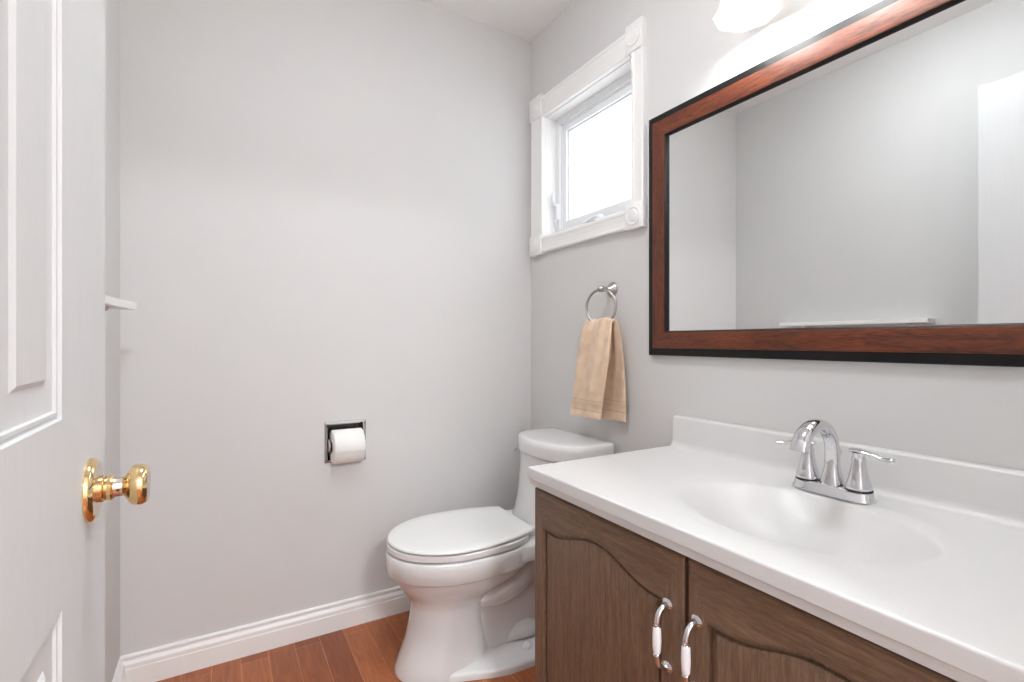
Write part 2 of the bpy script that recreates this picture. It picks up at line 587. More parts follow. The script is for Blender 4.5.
# painted jamb lining the opening
def rect_frame(bm, x0, x1, y0, y1, z0, z1, w, bevel=0.002, wl=None, wr=None, wb=None, wt=None):
    wl = wl or w; wr = wr or w; wb = wb or w; wt = wt or w
    prof_out = [(y0, z0), (y1, z0), (y1, z1), (y0, z1)]
    prof_in = [(y0 + wr, z0 + wb), (y1 - wl, z0 + wb), (y1 - wl, z1 - wt), (y0 + wr, z1 - wt)]
    rows = []
    for (pr, x) in ((prof_out, x1), (prof_out, x0), (prof_in, x0), (prof_in, x1)):
        rows.append([bm.verts.new((x, a, b)) for a, b in pr])
    for i in range(4):
        A, B = rows[i], rows[(i + 1) % 4]
        for j in range(4):
            k = (j + 1) % 4
            bm.faces.new((A[j], A[k], B[k], B[j]))
bm = NB(); rect_frame(bm, XR - 0.001, XR + 0.075, WIN[0] - 0.001, WIN[1] + 0.001, WIN[2] - 0.001, WIN[3] + 0.001, 0.008)
obj('jamb', bm, M['trim'], win, smooth=False)
# outer vinyl frame, then the sash
bm = NB()
rect_frame(bm, XR + 0.053, XR + 0.122, WIN[0] + 0.004, WIN[1] - 0.004, WIN[2] + 0.004, WIN[3] - 0.004, 0.030)
rect_frame(bm, XR + 0.062, XR + 0.120, WIN[0] + 0.032, WIN[1] - 0.032, WIN[2] + 0.032, WIN[3] - 0.032, 0.008)
obj('window_frame', bm, M['vinyl'], win, smooth=False)
S = (WIN[0] + 0.038, WIN[1] - 0.038, WIN[2] + 0.044, WIN[3] - 0.040)
bm = NB()
rect_frame(bm, XR + 0.068, XR + 0.105, S[0], S[1], S[2], S[3], 0.026)
rect_frame(bm, XR + 0.080, XR + 0.105, S[0] + 0.024, S[1] - 0.024, S[2] + 0.024, S[3] - 0.024, 0.008)
obj('sash', bm, M['vinyl'], win, smooth=False)
bm = NB(); box(bm, (XR + 0.090, S[0] + 0.030, S[2] + 0.030), (XR + 0.096, S[1] - 0.030, S[3] - 0.030))
obj('pane', bm, M['glass'], win, smooth=False)
# fold-down crank on the sill, lever latch on the far jamb
bm = NB()
fx, zc, yc_ = XR + 0.0535, WIN[2] + 0.022, 1.535
lathe(bm, [(0.019, 0), (0.019, 0.008), (0.015, 0.016), (0.008, 0.020), (0, 0.021)], (fx, yc_ - 0.025, zc + 0.004), (-1, 0, 0), 24)
sweep(bm, smooth_pts([(fx - 0.014, yc_ - 0.03, zc + 0.012), (fx - 0.018, yc_ - 0.005, zc + 0.014), (fx - 0.016, yc_ + 0.03, zc + 0.010), (fx - 0.012, yc_ + 0.07, zc + 0.006)], 6),
      [(0.005, 0.006)] * 19, bn=(1, 0, 0), seg=10)
box(bm, (fx - 0.006, yc_ - 0.10, zc - 0.008), (fx, yc_ + 0.075, zc + 0.006), 0.002)
obj('crank', bm, M['vinyl'], win)
bm = NB(); box(bm, (fx - 0.009, yc_ - 0.005, zc - 0.005), (fx - 0.0065, yc_ + 0.065, zc + 0.005))
box(bm, (fx - 0.009, yc_ - 0.088, zc - 0.002), (fx - 0.0065, yc_ - 0.058, zc + 0.003))
obj('crank_slot', bm, M['dark'], win)
bm = NB()
yl = WIN[1] - 0.014
box(bm, (XR + 0.040, yl - 0.022, 1.60), (XR + 0.0545, yl, 1.67), 0.004)
sweep(bm, smooth_pts([(XR + 0.040, yl - 0.011, 1.66), (XR + 0.026, yl - 0.012, 1.675), (XR + 0.022, yl - 0.012, 1.695), (XR + 0.026, yl - 0.012, 1.715)], 6),
      [(0.006, 0.008)] * 19, bn=(0, 1, 0), seg=10)
sweep(bm, smooth_pts([(XR + 0.046, yl - 0.011, 1.605), (XR + 0.036, yl - 0.012, 1.59), (XR + 0.040, yl - 0.012, 1.57)], 6), [(0.004, 0.006)] * 13, bn=(0, 1, 0), seg=8)
obj('latch', bm, M['vinyl'], win)

# ------------------------------------------------------------------ entry door, standing open along the left wall
DX, DT = -0.120, 0.036
DY0, DY1, DZ0, DZ1 = 0.012, 0.768, 0.012, 2.062
COLS = [(0.198, 0.341), (0.435, 0.578)]
ROWS = [(0.250, 0.834), (1.001, 1.630), (1.736, 1.946)]
def panel_face(bm, x, nx, ycuts, zcuts, cols, rows, prof):
    ys = sorted(set([ycuts[0], ycuts[1]] + [v for c in cols for v in c]))
    zs = sorted(set([zcuts[0], zcuts[1]] + [v for r in rows for v in r]))
    for i in range(len(ys) - 1):
        for j in range(len(zs) - 1):
            a, b, c, d = ys[i], ys[i + 1], zs[j], zs[j + 1]
            if (a, b) in cols and (c, d) in rows:
                loops = []
                for off, dep in prof:
                    loops.append([(x - nx * dep, a + off, c + off), (x - nx * dep, b - off, c + off), (x - nx * dep, b - off, d - off), (x - nx * dep, a + off, d - off)])
                loft(bm, loops, True, False, True)
            else:
                bm.faces.new([bm.verts.new(p) for p in ((x, a, c), (x, b, c), (x, b, d), (x, a, d))])
DPROF = [(0, 0), (0.0012, 0.0030), (0.0030, 0.0034), (0.0045, 0.0022), (0.0075, 0.0022), (0.0088, 0.0046), (0.0105, 0.0050), (0.033, 0.0050), (0.0375, 0.0022), (0.040, 0.0020)]
bm = NB()
panel_face(bm, DX, 1, (DY0, DY1), (DZ0, DZ1), COLS, ROWS, DPROF)
panel_face(bm, DX - DT, -1, (DY0, DY1), (DZ0, DZ1), COLS, ROWS, DPROF)
for (p, q) in (((DY0, DZ0), (DY1, DZ0)), ((DY1, DZ0), (DY1, DZ1)), ((DY1, DZ1), (DY0, DZ1)), ((DY0, DZ1), (DY0, DZ0))):
    bm.faces.new([bm.verts.new(v) for v in ((DX, p[0], p[1]), (DX, q[0], q[1]), (DX - DT, q[0], q[1]), (DX - DT, p[0], p[1]))])
bmesh.ops.remove_doubles(bm, verts=bm.verts, dist=1e-5)
door = struct('door_1', bm, M['door'], sharp=20, smooth=True)
tag(door, 'white six-panel door standing open along the left wall', 'door')
KY, KZ = 0.684, 0.912
bm = NB()
lathe(bm, [(0.0, 0), (0.0335, 0), (0.0335, 0.003), (0.032, 0.0055), (0.029, 0.0075)], (DX, KY, KZ), (1, 0, 0), 48, cap0=False, cap1=False)
lathe(bm, [(0.029, 0.0075), (0.020, 0.0085), (0.014, 0.009)], (DX, KY, KZ), (1, 0, 0), 48, mi=1, cap0=False, cap1=False)
lathe(bm, [(0.014, 0.009), (0.0145, 0.012), (0.0125, 0.0135), (0.0135, 0.016), (0.0135, 0.019), (0.0115, 0.021)], (DX, KY, KZ), (1, 0, 0), 48, cap0=False, cap1=False)
rose = obj('rose', bm, [M['brass'], M['brassface']], door)
bm = NB()
lathe(bm, [(0.0115, 0.0195), (0.0105, 0.022), (0.0102, 0.029)], (DX, KY, KZ), (1, 0, 0), 48, cap0=True, cap1=False, mi=1)
lathe(bm, [(0.0102, 0.029), (0.012, 0.0305), (0.015, 0.0325), (0.0195, 0.0355), (0.0215, 0.0385), (0.0222, 0.0425),
           (0.0218, 0.0465), (0.0202, 0.0495), (0.0175, 0.0512)], (DX, KY, KZ), (1, 0, 0), 48, cap0=False, cap1=False)
lathe(bm, [(0.0175, 0.0512), (0.0135, 0.0505), (0.006, 0.0515), (0.0, 0.052)], (DX, KY, KZ), (1, 0, 0), 48, mi=1, cap0=False, cap1=True)
lathe(bm, [(0.0015, 0.0), (0.0015, 0.0006), (0, 0.0006)], (DX + 0.0255, KY - 0.0100, KZ - 0.0018), (0, -1, 0), 12, mi=2, cap0=False)
obj('knob', bm, [M['brass'], M['brassface'], M['dark']], door)
for hz in (0.25, 1.05, 1.85):
    bm = NB()
    lathe(bm, [(0, 0), (0.006, 0), (0.006, 0.09), (0, 0.09)], (DX + 0.004, DY0 - 0.004, hz), (0, 0, 1), 16, cap0=False, cap1=False)
    obj('hinge', bm, M['brass'], door)

# ------------------------------------------------------------------ narrow shelf on the left wall
sh = thing('wall_shelf', (XL, 1.285, 1.166), 'small narrow white shelf fixed to the left wall beyond the open door', 'shelf')
bm = NB()
SHP = [(0.0, 0.955), (0.0, 1.615), (0.077, 1.615), (0.079, 1.610)] + [(0.052 + 0.027 * abs(2 * k / 20 - 1) ** 2.2, 1.60 - 0.63 * k / 20) for k in range(21)] + [(0.079, 0.960), (0.077, 0.955)]
prism(bm, SHP, lambda p: (XL + p[0], p[1], 1.151), lambda p: (XL + p[0], p[1], 1.169))
obj('board', bm, M['trim'], sh)
for y in (1.05, 1.50):
    bm = NB()
    prism(bm, [(0, 0), (0.040, 0), (0.036, -0.008), (0.014, -0.02), (0.008, -0.04), (0, -0.04)],
          lambda p: (XL + p[0], y, 1.151 + p[1]), lambda p: (XL + p[0], y + 0.018, 1.151 + p[1]))
    obj('bracket', bm, M['trim'], sh)

# ------------------------------------------------------------------ paper holder and roll
tp = thing('toilet_paper_holder', (0.4055, YB, 0.618), 'recessed chrome toilet paper holder set into the back wall', 'paper holder')
bm = NB()
o4 = (0.329, 0.482, 0.618, 0.772)
loops = []
for off, d in ((0, 0.0), (0.002, 0.004), (0.009, 0.006), (0.012, 0.003), (0.0125, -0.052)):
    loops.append([(o4[0] + off, YB - d, o4[2] + off), (o4[1] - off, YB - d, o4[2] + off), (o4[1] - off, YB - d, o4[3] - off), (o4[0] + off, YB - d, o4[3] - off)])
loft(bm, loops[:4], True, False, False, 0)
loft(bm, loops[3:], True, False, True, 1)
obj('recessed_box', bm, [M['chrome'], M['dark_chrome']], tp, sharp=20)
RC = (1.917, 0.683)
for x0, x1 in ((0.3425, 0.3475), (0.4635, 0.4685)):
    bm = NB()
    prism(bm, [(0.985 * 0 + 1.984, 0.64), (1.935, 0.652), (1.915, 0.668), (1.908, 0.683), (1.915, 0.698), (1.935, 0.714), (1.984, 0.726)],
          lambda p: (x0, p[0], p[1]), lambda p: (x1, p[0], p[1]))
    obj('arm', bm, M['chrome'], tp)
bm = NB(); lathe(bm, [(0.004, 0), (0.004, 0.004), (0.008, 0.005), (0.008, 0.111), (0.004, 0.112), (0.004, 0.116)], (0.3475, RC[0], RC[1]), (1, 0, 0), 20)
obj('roller', bm, M['chrome'], tp)
bm = NB()
N = 64
def roll_loop(x, dr=0.0):
    lp = []
    for k in range(N):
        a = 2 * PI * k / N
        r = 0.0608 + 0.0022 * (k / N) + dr
        ang = a + PI + 0.25                 # the loose end shows across the front
        lp.append((x, RC[0] + r * math.cos(ang), RC[1] - 0.003 + r * math.sin(ang)))
    return lp
def core_loop(x, r):
    return [(x, RC[0] + r * math.cos(2 * PI * k / N + PI + 0.25), RC[1] - 0.003 + r * math.sin(2 * PI * k / N + PI + 0.25)) for k in range(N)]
xa, xb = 0.3525, 0.4625
loft(bm, [core_loop(xa, 0.021), core_loop(xa, 0.056), roll_loop(xa + 0.001, -0.003), roll_loop(xa + 0.004), roll_loop(xb - 0.004), roll_loop(xb - 0.001, -0.003), core_loop(xb, 0.056), core_loop(xb, 0.021)], True, False, False, 0)
loft(bm, [core_loop(xa, 0.021), core_loop(xa, 0.0195), core_loop(xb, 0.0195), core_loop(xb, 0.021)], True, False, False, 1)
bmesh.ops.remove_doubles(bm, verts=bm.verts, dist=1e-6)
roll = obj('toilet_paper_roll', bm, [M['paper'], M['card']], sharp=50)
tag(roll, 'white roll of toilet paper in the recessed chrome holder', 'toilet paper')

# ------------------------------------------------------------------ toilet
TC = 1.570
toilet = thing('toilet', (0.84, TC, 0), 'white one-piece elongated toilet against the right wall beside the vanity', 'toilet')
def egg(z, xf, xb, w, xc=None, n=48, pb=2.6, pf=2.0):
    xc = xf + (xb - xf) * 0.42 if xc is None else xc
    lp = []
    for k in range(n):
        a = 2 * PI * k / n
        c, s = math.cos(a), math.sin(a)
        p = pf if c < 0 else pb
        cc = math.copysign(abs(c) ** (2 / p), c)
        ss = math.copysign(abs(s) ** (2 / p), s)
        x = xc + (cc * (xb - xc) if c > 0 else cc * (xc - xf))
        lp.append((x, TC + w * ss, z))
    return lp
bm = NB()
# bowl with its rim band, belly and the front column that flares to the foot
secs = [(0.000, 0.486, 0.80, 0.122, 0.62), (0.012, 0.487, 0.80, 0.122, 0.62), (0.05, 0.503, 0.80, 0.113, 0.62), (0.10, 0.522, 0.79, 0.105, 0.63), (0.16, 0.535, 0.78, 0.100, 0.64),
        (0.205, 0.539, 0.78, 0.100, 0.65), (0.225, 0.537, 0.79, 0.104, 0.66), (0.243, 0.526, 0.83, 0.118, 0.68), (0.265, 0.508, 0.88, 0.138, 0.69),
        (0.290, 0.492, 0.92, 0.156, 0.70), (0.312, 0.483, 0.94, 0.166, 0.70), (0.3235, 0.480, 0.945, 0.169, 0.70), (0.3240, 0.480, 0.945, 0.169, 0.70), (0.3265, 0.4610, 0.95, 0.182, 0.70), (0.329, 0.4585, 0.955, 0.1845, 0.70),
        (0.37, 0.4580, 0.96, 0.185, 0.70), (0.386, 0.4590, 0.96, 0.184, 0.70), (0.3905, 0.4620, 0.955, 0.181, 0.70), (0.392, 0.475, 0.955, 0.175, 0.70)]
loft(bm, [egg(z, a, b, w, xc, pb=2.8) for z, a, b, w, xc in secs])
# deck that joins the bowl to the tank
def slab(z, xf, xb, w, n=48, p=4.0):
    xc = (xf + xb) / 2
    lp = []
    for k in range(n):
        a = 2 * PI * k / n
        c, s = math.cos(a), math.sin(a)
        lp.append((xc + math.copysign(abs(c) ** (2 / p), c) * (xb - xf) / 2, TC + w * math.copysign(abs(s) ** (2 / p), s), z))
    return lp
loft(bm, [slab(z, xf, xb, w) for z, xf, xb, w in ((0.300, 0.92, 1.17, 0.10), (0.325, 0.86, 1.19, 0.135), (0.335, 0.80, 1.195, 0.160), (0.340, 0.78, 1.198, 0.172), (0.384, 0.78, 1.20, 0.176), (0.391, 0.79, 1.20, 0.172))])
# low foot plate that widens behind the column
FOOT = smooth_pts([(0.54, 0.09), (0.62, 0.122), (0.70, 0.150), (0.78, 0.178), (0.86, 0.184), (1.02, 0.184), (1.09, 0.170), (1.12, 0.13)], 5)
def foot(z, k, dx):
    side = [(0.84 + (x - 0.84) * (1 - dx), w - k) for x, w in FOOT]
    return [(x, TC - w, z) for x, w in side] + [(x, TC + w, z) for x, w in reversed(side)]
loft(bm, [foot(0.0, 0.0, 0.0), foot(0.016, 0.0, 0.0), foot(0.022, 0.003, 0.005), foot(0.026, 0.010, 0.02), foot(0.038, 0.070, 0.10)])
# web behind the column, the trapway bend that swells out of it, and a low bulge over the bolt
loft(bm, [slab(z, 0.70, xb, w, p=5) for z, xb, w in ((0.0, 1.08, 0.082), (0.12, 1.09, 0.080), (0.30, 1.12, 0.085), (0.33, 1.15, 0.09))])
TP_ = smooth_pts([(0.66, TC, 0.205), (0.76, TC, 0.195), (0.86, TC, 0.222), (0.95, TC, 0.275), (1.03, TC, 0.30), (1.09, TC, 0.24), (1.10, TC, 0.12), (1.09, TC, 0.03)], 6)
sweep(bm, TP_, [(0.022 + 0.030 * sstep(0, 12, i), 0.070 + 0.048 * sstep(2, 13, i)) for i in range(len(TP_))], bn=(0, 1, 0), seg=32, power=2.3)
TP_ = smooth_pts([(0.84, TC, 0.03), (0.88, TC, 0.055), (0.92, TC, 0.065), (0.97, TC, 0.055), (1.02, TC, 0.03)], 6)
sweep(bm, TP_, [(0.020 + 0.024 * math.sin(PI * i / (len(TP_) - 1)), 0.070 + 0.042 * math.sin(PI * i / (len(TP_) - 1))) for i in range(len(TP_))], bn=(0, 1, 0), seg=32, power=2.2)
obj('bowl', bm, M['porcelain'], toilet, sharp=45)
# tank: bowed front, leaning slightly back as it rises
TT = 1.536
def tank(z, xe, bow, xb, w, n=20, rc=0.022):
    """xe = x of the front corners, bow = how far the middle of the front comes forward"""
    lp = []
    for k in range(n + 1):
        t = -1 + 2 * k / n
        y = TT + t * (w - rc * 0.3)
        x = xe - bow * (1 - t * t) + rc * 0.9 * abs(t) ** 14
        lp.append((x, y, z))
    lp += [(xe + 0.04, TT + w, z), (xb - 0.012, TT + w, z), (xb, TT + w - 0.012, z), (xb, TT - w + 0.012, z), (xb - 0.012, TT - w, z), (xe + 0.04, TT - w, z)]
    return lp
bm = NB()
loft(bm, [tank(z, xe, bow, 1.205, w) for z, xe, bow, w in ((0.37, 0.985, 0.045, 0.178), (0.40, 0.99, 0.045, 0.178), (0.43, 1.005, 0.045, 0.179), (0.48, 1.018, 0.046, 0.181), (0.54, 1.027, 0.048, 0.184), (0.60, 1.034, 0.050, 0.187), (0.645, 1.038, 0.052, 0.189), (0.6462, 1.050, 0.052, 0.177), (0.650, 1.050, 0.052, 0.177))])
obj('tank', bm, M['porcelain'], toilet, sharp=50)
bm = NB()
lid = [(0.6495, 1.050, 0.052, 0.178, 1.200), (0.6498, 1.034, 0.056, 0.193, 1.208), (0.651, 1.031, 0.057, 0.195, 1.210), (0.660, 1.029, 0.058, 0.196, 1.211), (0.690, 1.030, 0.058, 0.1955, 1.211), (0.704, 1.0315, 0.058, 0.194, 1.210),
       (0.7085, 1.036, 0.056, 0.190, 1.206), (0.7105, 1.050, 0.054, 0.180, 1.198), (0.7115, 1.09, 0.045, 0.15, 1.18)]
loft(bm, [tank(z, xe, bow, xb, w) for z, xe, bow, w, xb in lid])
obj('tank_lid', bm, M['porcelain'], toilet, sharp=60)
bm = NB()
loft(bm, [egg(z, a, b, w, 0.70, pb=3.2) for z, a, b, w in ((0.390, 0.502, 0.915, 0.149), (0.3975, 0.502, 0.915, 0.149), (0.3980, 0.464, 0.934, 0.180), (0.3985, 0.462, 0.935, 0.182), (0.4145, 0.461, 0.936, 0.183), (0.4165, 0.463, 0.934, 0.181), (0.4168, 0.508, 0.915, 0.142))])
obj('seat', bm, M['plastic'], toilet)
def lid_loop(z, d):
    """egg front, sides running in to a straight back edge"""
    lp = egg(z, 0.464 + d, 1.04, 0.182 - d, 0.68, pb=2.0, n=64)
    return [(min(x, 0.935 - d), y, z) for x, y, z in lp]
bm = NB()
loft(bm, [lid_loop(z, d) for z, d in ((0.4165, 0.042), (0.4224, 0.042), (0.4227, 0.002), (0.4235, 0.0), (0.4280, 0.0005), (0.4305, 0.003), (0.4318, 0.009), (0.4326, 0.04), (0.4330, 0.08))])
obj('seat_lid', bm, M['plastic'], toilet, sharp=50)
for s in (-1, 1):
    bm = NB(); box(bm, (0.925, TC + s * 0.085 - 0.022, 0.391), (0.960, TC + s * 0.085 + 0.022, 0.420), 0.006, 3)
    obj('seat_hinge', bm, M['plastic'], toilet)
bm = NB()
lathe(bm, [(0.011, 0), (0.011, 0.006), (0.008, 0.009)], (1.062, TT + 0.184, 0.632), (0, 1, 0), 20)
sweep(bm, smooth_pts([(1.062, TT + 0.195, 0.632), (1.052, TT + 0.200, 0.632), (1.026, TT + 0.202, 0.630)], 5), [(0.006, 0.004)] * 11, bn=(0, 1, 0), seg=10)
obj('trip_lever', bm, M['chrome'], toilet)
for s in (-1, 1):
    bm = NB(); lathe(bm, [(0.018, 0), (0.018, 0.008), (0.015, 0.015), (0.008, 0.019), (0, 0.020)], (0.90, TC + s * 0.128, 0.028), (0, 0, 1), 24)
    obj('bolt_cap', bm, M['plastic'], toilet)

# ------------------------------------------------------------------ towel ring and towel
RY, RZ, RX = 1.385, 1.191, 1.176
tr = thing('towel_ring', (XR, RY, RZ), 'brushed nickel towel ring on the right wall above the toilet', 'towel ring')
bm = NB()
lathe(bm, [(0.0, 0), (0.028, 0), (0.028, 0.003), (0.025, 0.007), (0.018, 0.012), (0.011, 0.020), (0.0085, 0.032), (0.0085, 0.044)], (XR, RY, RZ + 0.0655), (-1, 0, 0), 32, cap0=False)
obj('wall_post', bm, M['nickel'], tr)
bm = NB()
lathe(bm, [(0.0, 0.040), (0.008, 0.041), (0.0115, 0.046), (0.0125, 0.053), (0.0115, 0.060), (0.0085, 0.063), (0.0065, 0.066), (0.004, 0.0675), (0, 0.068)], (XR, RY, RZ + 0.0655), (-1, 0, 0), 24, cap0=False)
obj('end_ball', bm, M['nickel'], tr)
bm = NB()
ang = math.radians(14)
RR = 0.0635
sweep(bm, [(RX - RR * math.cos(a) * math.sin(ang), RY + RR * math.cos(a) * math.cos(ang), RZ + RR * math.sin(a)) for a in [2 * PI * k / 64 for k in range(64)]], 0.0050, seg=12, closed=True)
obj('ring', bm, M['nickel'], tr)

# the cloth's course: up the wall side, over the ring's low point, down the front
keys = [  # x, z, y0, y1, pleat
    (1.205, 0.792, 1.288, 1.470, 0.0010), (1.205, 0.90, 1.287, 1.472, 0.003), (1.202, 1.00, 1.290, 1.470, 0.005), (1.198, 1.07, 1.297, 1.466, 0.006), (1.192, 1.12, 1.304, 1.460, 0.006),
    (1.186, 1.137, 1.308, 1.458, 0.005), (1.176, 1.144, 1.312, 1.456, 0.004), (1.165, 1.137, 1.314, 1.456, 0.005), (1.157, 1.11, 1.312, 1.460, 0.007),
    (1.151, 1.06, 1.312, 1.468, 0.007), (1.144, 0.98, 1.318, 1.480, 0.006), (1.136, 0.89, 1.325, 1.492, 0.004), (1.128, 0.80, 1.330, 1.503, 0.0025)]
rows = smooth_pts(keys, 7)
full = []
for i, (x, z, a, b, amp) in enumerate(rows):
    p, q = rows[max(0, i - 1)], rows[min(len(rows) - 1, i + 1)]
    tx, tz = q[0] - p[0], q[1] - p[1]
    l = math.hypot(tx, tz)
    nx, nz = -tz / l, tx / l
    th = 0.0065
    # flat woven bands near both hems
    if i > len(rows) - 22:
        k = len(rows) - 1 - i
        if k in (3, 6): th = 0.0025
        if k in (4, 5): th = 0.0085
        if k < 2: th = 0.0075
    if i in (2, 5): th = 0.0025
    if i in (3, 4): th = 0.0085
    full.append((x, z, a, b, amp, nx, nz, th))
bm = NB()
def towel_build(bm, full, ncol):
    Fr, Br = [], []
    for (x, z, y0, y1, amp, nx, nz, th) in full:
        rf, rb = [], []
        for j in range(ncol + 1):
            t = j / ncol
            y = y0 + (y1 - y0) * t
            f = amp * (0.8 * math.sin(t * 2 * PI * 1.7 + 0.9 + 9 * (x - 1.15)) + 0.35 * math.sin(t * 2 * PI * 4.3 + 1.9 + 14 * (z - 1.0)))
            e = max(0.12, (1 - abs(2 * t - 1) ** 10))
            xx, zz = x + nx * f, z + nz * f
            zz -= 0.006 * t if z < 0.95 else 0
            rf.append((xx + nx * th * e, y, zz + nz * th * e)); rb.append((xx - nx * th * e, y, zz - nz * th * e))
        Fr.append([bm.verts.new(p) for p in rf]); Br.append([bm.verts.new(p) for p in rb])
    nr = len(Fr)
    for i in range(nr - 1):
        for j in range(ncol):
            bm.faces.new((Fr[i][j], Fr[i][j + 1], Fr[i + 1][j + 1], Fr[i + 1][j]))
            bm.faces.new((Br[i][j], Br[i + 1][j], Br[i + 1][j + 1], Br[i][j + 1]))
        bm.faces.new((Fr[i][0], Fr[i + 1][0], Br[i + 1][0], Br[i][0]))
        bm.faces.new((Fr[i][ncol], Br[i][ncol], Br[i + 1][ncol], Fr[i + 1][ncol]))
    for j in range(ncol):
        bm.faces.new((Fr[0][j], Br[0][j], Br[0][j + 1], Fr[0][j + 1]))
        bm.faces.new((Fr[-1][j], Fr[-1][j + 1], Br[-1][j + 1], Br[-1][j]))
towel_build(bm, full, 44)
towel = obj('hand_towel', bm, M['towel'], sharp=75)
tag(towel, 'tan terry hand towel draped through the nickel towel ring', 'towel')

# ------------------------------------------------------------------ vanity cabinet
VX, VY0, VY1 = 0.698, 0.022, 1.084            # door face plane, right and left ends
CTOP, CB = 0.747, 0.703                       # countertop top and underside
van = thing('vanity_cabinet', (0.96, 0.55, 0), 'dark walnut stained bathroom vanity cabinet with arched panel doors', 'cabinet')
bm = NB()
T = 0.018
FX = VX + 0.020
XW = XR - 0.017
box(bm, (FX, VY0, 0.09), (XW, VY0 + T, CB)); box(bm, (FX, VY1 - T, 0.0), (XW, VY1, CB))
box(bm, (FX, VY0 + T, 0.09), (XW, VY1 - T, 0.09 + T)); box(bm, (XW - T, VY0 + T, 0.09 + T), (XW, VY1 - T, 0.60))
# face frame
box(bm, (FX, VY1 - 0.045, 0.09), (FX + 0.019, VY1 - T, CB)); box(bm, (FX, VY0 + T, 0.09), (FX + 0.019, VY0 + 0.11, CB))
box(bm, (FX, 0.574, 0.10), (FX + 0.019, 0.624, CB))
box(bm, (FX, VY0 + 0.02, CB - 0.045), (FX + 0.019, VY1 - 0.02, CB)); box(bm, (FX, VY0 + 0.02, 0.09), (FX + 0.019, VY1 - 0.02, 0.125))
obj('carcass', bm, M['cab_v'], van, smooth=False)
bm = NB(); box(bm, (FX + 0.06, VY0, 0), (FX + 0.078, VY1 - T, 0.09)); obj('toe_kick', bm, M['cab_v'], van, smooth=False)

def arch_outline(y0, y1, z0, zs, rise, n=36):
    """bottom corners, then up the right side and over the cathedral top (y0 = low-y side)"""
    pts = [(y0, z0), (y1, z0)]
    ks = []
    for k in range(n + 1):
        t = k / n
        y = y1 + (y0 - y1) * t
        s = abs(2 * t - 1)                    # 1 at the shoulders, 0 in the middle
        ks.append((y, zs + rise * (1 - sstep(0.06, 0.86, s)) if s < 0.86 else zs))
    return pts + ks

def cab_door(name, y0, y1, z0, z1, lab):
    bm = NB()
    th = 0.020
    st = 0.044
    out = arch_outline(y0 + st + 0.006, y1 - st + 0.003, z0 + 0.06, 0.601, 0.037)
    n = len(out)
    cy = (y0 + y1) / 2
    def off(d):
        r = []
        for i in range(n):
            a, b, c = Vector(out[i - 1]), Vector(out[i]), Vector(out[(i + 1) % n])
            t1, t2 = (b - a).normalized(), (c - b).normalized()
            n1, n2 = Vector((-t1.y, t1.x)), Vector((-t2.y, t2.x))
            m = (n1 + n2)
            m = m / max(0.35, m.dot(n1))
            r.append((b.x + m.x * d, b.y + m.y * d))
        return r
    # outer rectangle point for every outline point
    rect = []
    for i, (y, z) in enumerate(out):
        if i == 0: rect.append((y0, z0))
        elif i == 1: rect.append((y1, z0))
        elif i == 2: rect.append((y1, z1))
        elif i == n - 1: rect.append((y0, z1))
        else: rect.append((y, z1))
    e = 0.004
    rect_in = [(min(max(y, y0 + e), y1 - e), min(max(z, z0 + e), z1 - e)) for y, z in rect]
    X = VX
    R0 = [bm.verts.new((X + th, y, z)) for y, z in rect]
    R1 = [bm.verts.new((X + e, y, z)) for y, z in rect]
    R2 = [bm.verts.new((X, y, z)) for y, z in rect_in]
    O0 = [bm.verts.new((X, y, z)) for y, z in out]
    def strip(A, B, mi_f):
        for i in range(n):
            k = (i + 1) % n
            vs = [A[i], A[k], B[k], B[i]]
            co = [tuple(round(c, 6) for c in v.co) for v in vs]
            if len(set(co)) < 3: continue
            f = bm.faces.new(vs); f.material_index = mi_f(i)
    side = lambda i: 0 if i in (1, n - 1) else 1
    strip(R0, R1, side); strip(R1, R2, side); strip(R2, O0, side)
    prev = O0
    for d, dep in ((0.0010, 0.0085), (0.0025, 0.0110), (0.0100, 0.0110), (0.0112, 0.0050), (0.014, 0.0038), (0.022, 0.0032)):
        L_ = [bm.verts.new((X + dep, y, z)) for y, z in off(d)]
        strip(prev, L_, lambda i: 0)
        prev = L_
    f = bm.faces.new(prev); f.material_index = 0
    f = bm.faces.new(R0); f.material_index = 0
    d = obj(name, bm, [M['cab_v'], M['cab_h']], van, sharp=25)
    return d
dl = cab_door('door', 0.603, 1.083, 0.100, 0.693, None)
dr = cab_door('door', 0.125, 0.595, 0.100, 0.693, None)
for d, hy in ((dl, 0.638), (dr, 0.574)):
    bm = NB()
    zt, zb = 0.596, 0.482
    for z, s in ((zt, 1), (zb, -1)):
        lathe(bm, [(0.010, 0), (0.0105, 0.002), (0.008, 0.004), (0.0045, 0.006)], (VX + 0.0003, hy, z), (-1, 0, 0), 20, cap0=False, lobes=2, lobe_amp=[0.12] * 4)
        P = smooth_pts([(VX - 0.003, hy, z), (VX - 0.012, hy, z - s * 0.003), (VX - 0.022, hy, z - s * 0.012), (VX - 0.0265, hy, z - s * 0.024), (VX - 0.0275, hy, z - s * 0.031)], 5)
        sweep(bm, P, [(0.0046 + 0.0010 * math.sin(i / 20 * PI), 0.0054) for i in range(21)], bn=(0, 1, 0), seg=12)
        lathe(bm, [(0.0048, 0), (0.0066, 0.001), (0.0066, 0.003), (0.0055, 0.004), (0.0062, 0.005), (0.0055, 0.0065)], (VX - 0.0275, hy, z - s * 0.0285), (0, 0, -s), 20)
    g0 = zb + 0.0335
    lathe(bm, [(0.0060, 0), (0.0070, 0.003), (0.0077, 0.012), (0.0080, 0.0235), (0.0077, 0.035), (0.0070, 0.044), (0.0060, 0.047)], (VX - 0.0275, hy, g0), (0, 0, 1), 24, mi=1)
    obj('handle', bm, [M['chrome'], M['ceramic']], d, sharp=50)['label'] = 'chrome pull with white ceramic grip'

